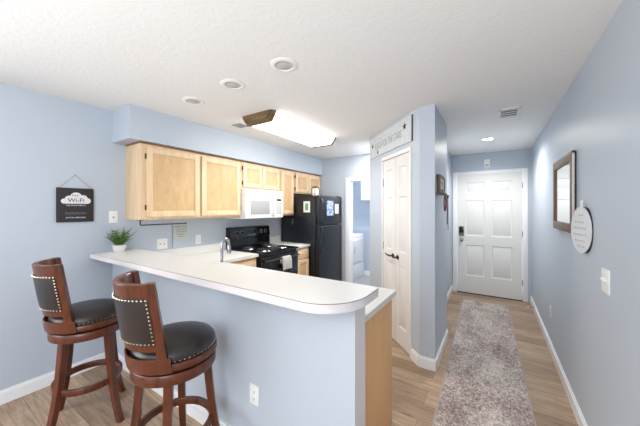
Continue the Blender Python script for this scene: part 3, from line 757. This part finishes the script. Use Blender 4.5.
# door chime above the front door
t = thing('door_chime', 'small white box mounted above the front door casing', 'door chime', (-.098, YE, 2.18))
obj('cover', bx(N(), -.142, -.056, YE-.045, YE, 2.185, 2.32, .006), m_plate, t)
obj('grille', bx(N(), -.125, -.073, YE-.047, YE-.044, 2.205, 2.235, .001), m_grey, t)

# ------------------------------------------------------------------ things on the right wall
mr = thing('wall_mirror', 'rectangular wood framed mirror on the right hallway wall', 'mirror', (XR, 2.995, 1.30))
M = frame((XR, 2.995, 1.603), (-1, 0, 0)); W2, H2, fw, th, sw = .357, .301, .068, .030, .046
b = N(); bx(b, -W2, W2, -H2, -H2+fw, th-.016, th, .002, M); bx(b, -W2, W2, H2-fw, H2, th-.016, th, .002, M); bx(b, -W2, -W2+sw, -H2+fw, H2-fw, th-.016, th, .002, M); bx(b, W2-sw, W2, -H2+fw, H2-fw, th-.016, th, .002, M)
obj('frame', b, m_frame, mr)
b = N(); o_ = .004
for a in ((-W2-o_, W2+o_, -H2-o_, -H2+.02), (-W2-o_, W2+o_, H2-.02, H2+o_), (-W2-o_, -W2+.02, -H2, H2), (W2-.02, W2+o_, -H2, H2)): bx(b, *a, .012, th-.004, .001, M)
obj('pale_edge', b, m_framew, mr)['label'] = 'pale side edge of frame'
obj('backing', bx(N(), -W2+.004, W2-.004, -H2+.004, H2-.004, 0, .012, 0, M), m_framed, mr)
obj('glass', bx(N(), -W2+sw-.006, W2-sw+.006, -H2+fw-.006, H2-fw+.006, .013, .018, 0, M), m_mirror, mr)

rs = thing('round_plaque', 'round white plaque with faint script hanging on right wall', 'plaque', (XR-.03, 2.40, 1.19))
M = frame((XR-.022, 2.395, 1.345), (-1, -.12, 0))
obj('disc', disc(N(), M, .150, .0, .008, 48, .002), m_disc, rs)
obj('backing', disc(N(), M, .1495, -.014, .001, 48), m_framed, rs)
b = scrawl(M @ T((0, 0, .0082)), [(-.03, .05, .095), (-.075, .06, .05), (-.10, .10, .012), (-.11, .09, -.03), (-.085, .09, -.07), (-.04, .06, -.105)], .009, .0016)
m_script = mat('pale_script', (186, 189, 193), .7); obj('script_lettering', b, m_script, rs)
obj('hanging_tab', bx(N(), -.012, .012, .145, .195, -.002, .004, .002, M), m_disc, rs)
outlet(XR, 2.025, 1.10, (-1, 0, 0), 'white double switch plate on right wall in front of mirror', True, 'toggle', 'light_switch', 'light switch', .125)
outlet(XR, 3.685, .415, (-1, 0, 0), 'white duplex outlet low on the right hallway wall', False, 'duplex')
t = thing('door_stop', 'white spring door stop on right baseboard near front door', 'door stop', (XR-.05, 4.95, .06))
obj('spring', sweep(N(), [(XR-.015, 4.95, .06), (XR-.075, 4.95, .06)], .007, 8), m_nickel, t); obj('tip', sweep(N(), [(XR-.075, 4.95, .06), (XR-.092, 4.95, .06)], .010, 8), m_plate, t)

# ------------------------------------------------------------------ ceiling fittings
FX0, FX1, FYa, FYb = -2.215, -1.80, 1.945, 3.22
fl = thing('fluorescent_ceiling_light', 'long lit fluorescent ceiling light with brown end caps', 'ceiling light', (-1.99, 2.6, CH))
def trap(g=0): c = (FX0+FX1)/2; h = (FX1-FX0)/2; return [(c-h-g, CH), (c-h-g+.012, CH-.03-g*.3), (c-h*.72-g, CH-.085-g), (c+h*.72+g, CH-.085-g), (c+h+g-.012, CH-.03-g*.3), (c+h+g, CH)]
def yprism(poly, y0, y1): return prism(N(), poly, y0, y1, Mx)
obj('diffuser', yprism(trap(0), FYa+.06, FYb-.045), m_tube, fl)
nb = N()
for g, y0, y1 in ((.012, FYa+.035, FYa+.065), (.004, FYa+.015, FYa+.035), (-.012, FYa, FYa+.015)): prism(nb, trap(g), y0, y1, Mx)
obj('end_cap', nb, m_cap, fl)
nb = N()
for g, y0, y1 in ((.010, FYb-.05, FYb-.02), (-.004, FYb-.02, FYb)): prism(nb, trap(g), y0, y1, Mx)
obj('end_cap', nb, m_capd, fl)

fa = area('fluorescent_tubes', ((FX0+FX1)/2, (FYa+FYb)/2, CH-.089), (0, 0, -1), .27, 1.14, 8.8, (1, .985, .965)); fa.data.spread = math.radians(150); fa.rotation_euler = (0, 0, 0)
def downlight(x, y, label, lit=False):
    t = thing('recessed_downlight', label, 'downlight', (x, y, CH), None if lit else 'unlit recessed downlights over the bar')
    M = T((x, y, 0))
    obj('trim_ring', lathe(N(), [(.060, CH-.002), (.064, CH-.008), (.082, CH-.007), (.095, CH-.001), (.095, CH), (.060, CH)], 40, closed=True, M=M), m_can, t)
    if lit: obj('lamp', lathe(N(), [(0, CH-.006), (.045, CH-.005), (.061, CH-.002)], 32, M=M), m_hall, t)
    else:
        obj('baffle', lathe(N(), [(.062, CH-.004), (.05, CH-.0015), (.046, CH-.001), (0, CH-.0008)], 32, M=M), m_canin, t)
        obj('bulb', lathe(N(), [(0, CH-.010), (.022, CH-.0085), (.038, CH-.005), (.044, CH-.001)], 32, M=M @ T((-.012, .008, 0))), m_bulb, t)
    return t
downlight(-1.178, 1.40, 'unlit recessed downlight in ceiling, largest of the three in view')
downlight(-1.695, 1.405, 'unlit recessed downlight in ceiling, middle of the three')
downlight(-2.246, 1.43, 'unlit recessed downlight in ceiling nearest the soffit')
downlight(-.07, 4.38, 'glowing recessed downlight in hallway ceiling before front door', True)
sp = bpy.data.lights.new('hall_downlight_lamp', 'SPOT'); sp.energy = 35; sp.color = (1, .97, .93); sp.spot_size = math.radians(165); sp.spot_blend = .6; sp.shadow_soft_size = .05
so = bpy.data.objects.new('hall_downlight_lamp', sp); COL.objects.link(so); so.location = (-.07, 4.38, CH-.03)

def grille(name, x0, x1, y0, y1, label, m1, n, cat='vent'):
    t = thing(name, label, cat, ((x0+x1)/2, (y0+y1)/2, CH))
    b = N(); f = .022
    bx(b, x0, x1, y0, y0+f, CH-.008, CH, .002); bx(b, x0, x1, y1-f, y1, CH-.008, CH, .002); bx(b, x0, x0+f, y0, y1, CH-.008, CH, .002); bx(b, x1-f, x1, y0, y1, CH-.008, CH, .002)
    obj('frame', b, m1, t); obj('backing', bx(N(), x0+.005, x1-.005, y0+.005, y1-.005, CH-.001, CH), m_vent, t)
    b = N()
    for i in range(n):
        y = y0+f+(y1-y0-2*f)*(i+.5)/n; bx(b, x0+f, x1-f, y-.004, y+.004, CH-.006, CH-.002, .001)
    obj('louvers', b, m1, t)
grille('ceiling_vent', .035, .215, 3.15, 3.46, 'white ceiling air vent in the hallway near right wall', m_can, 4)
grille('ceiling_vent', -2.52, -2.38, 2.07, 2.20, 'small grey ceiling vent beside the fluorescent light', m_grey, 5)

# ------------------------------------------------------------------ hallway runner
rn = thing('runner_rug', 'distressed grey brown runner rug down the hallway', 'rug', (-.08, 3.3, 0))
Mr = T((-.083, 3.3, 0)) @ Matrix.Rotation(math.radians(1.3), 4, 'Z')
obj('pile', bx(N(), -.295, .295, -1.70, 1.715, 0, .009, .003, Mr), m_rug, rn)
b = N()
for a in ((-.305, -.292, -1.71, 1.725), (.292, .305, -1.71, 1.725), (-.305, .305, -1.71, -1.698), (-.305, .305, 1.712, 1.725)): bx(b, *a, 0, .0085, .002, Mr)
m_bind = mat('rug_binding', (170, 156, 150), .9)
obj('binding', b, m_bind, rn)
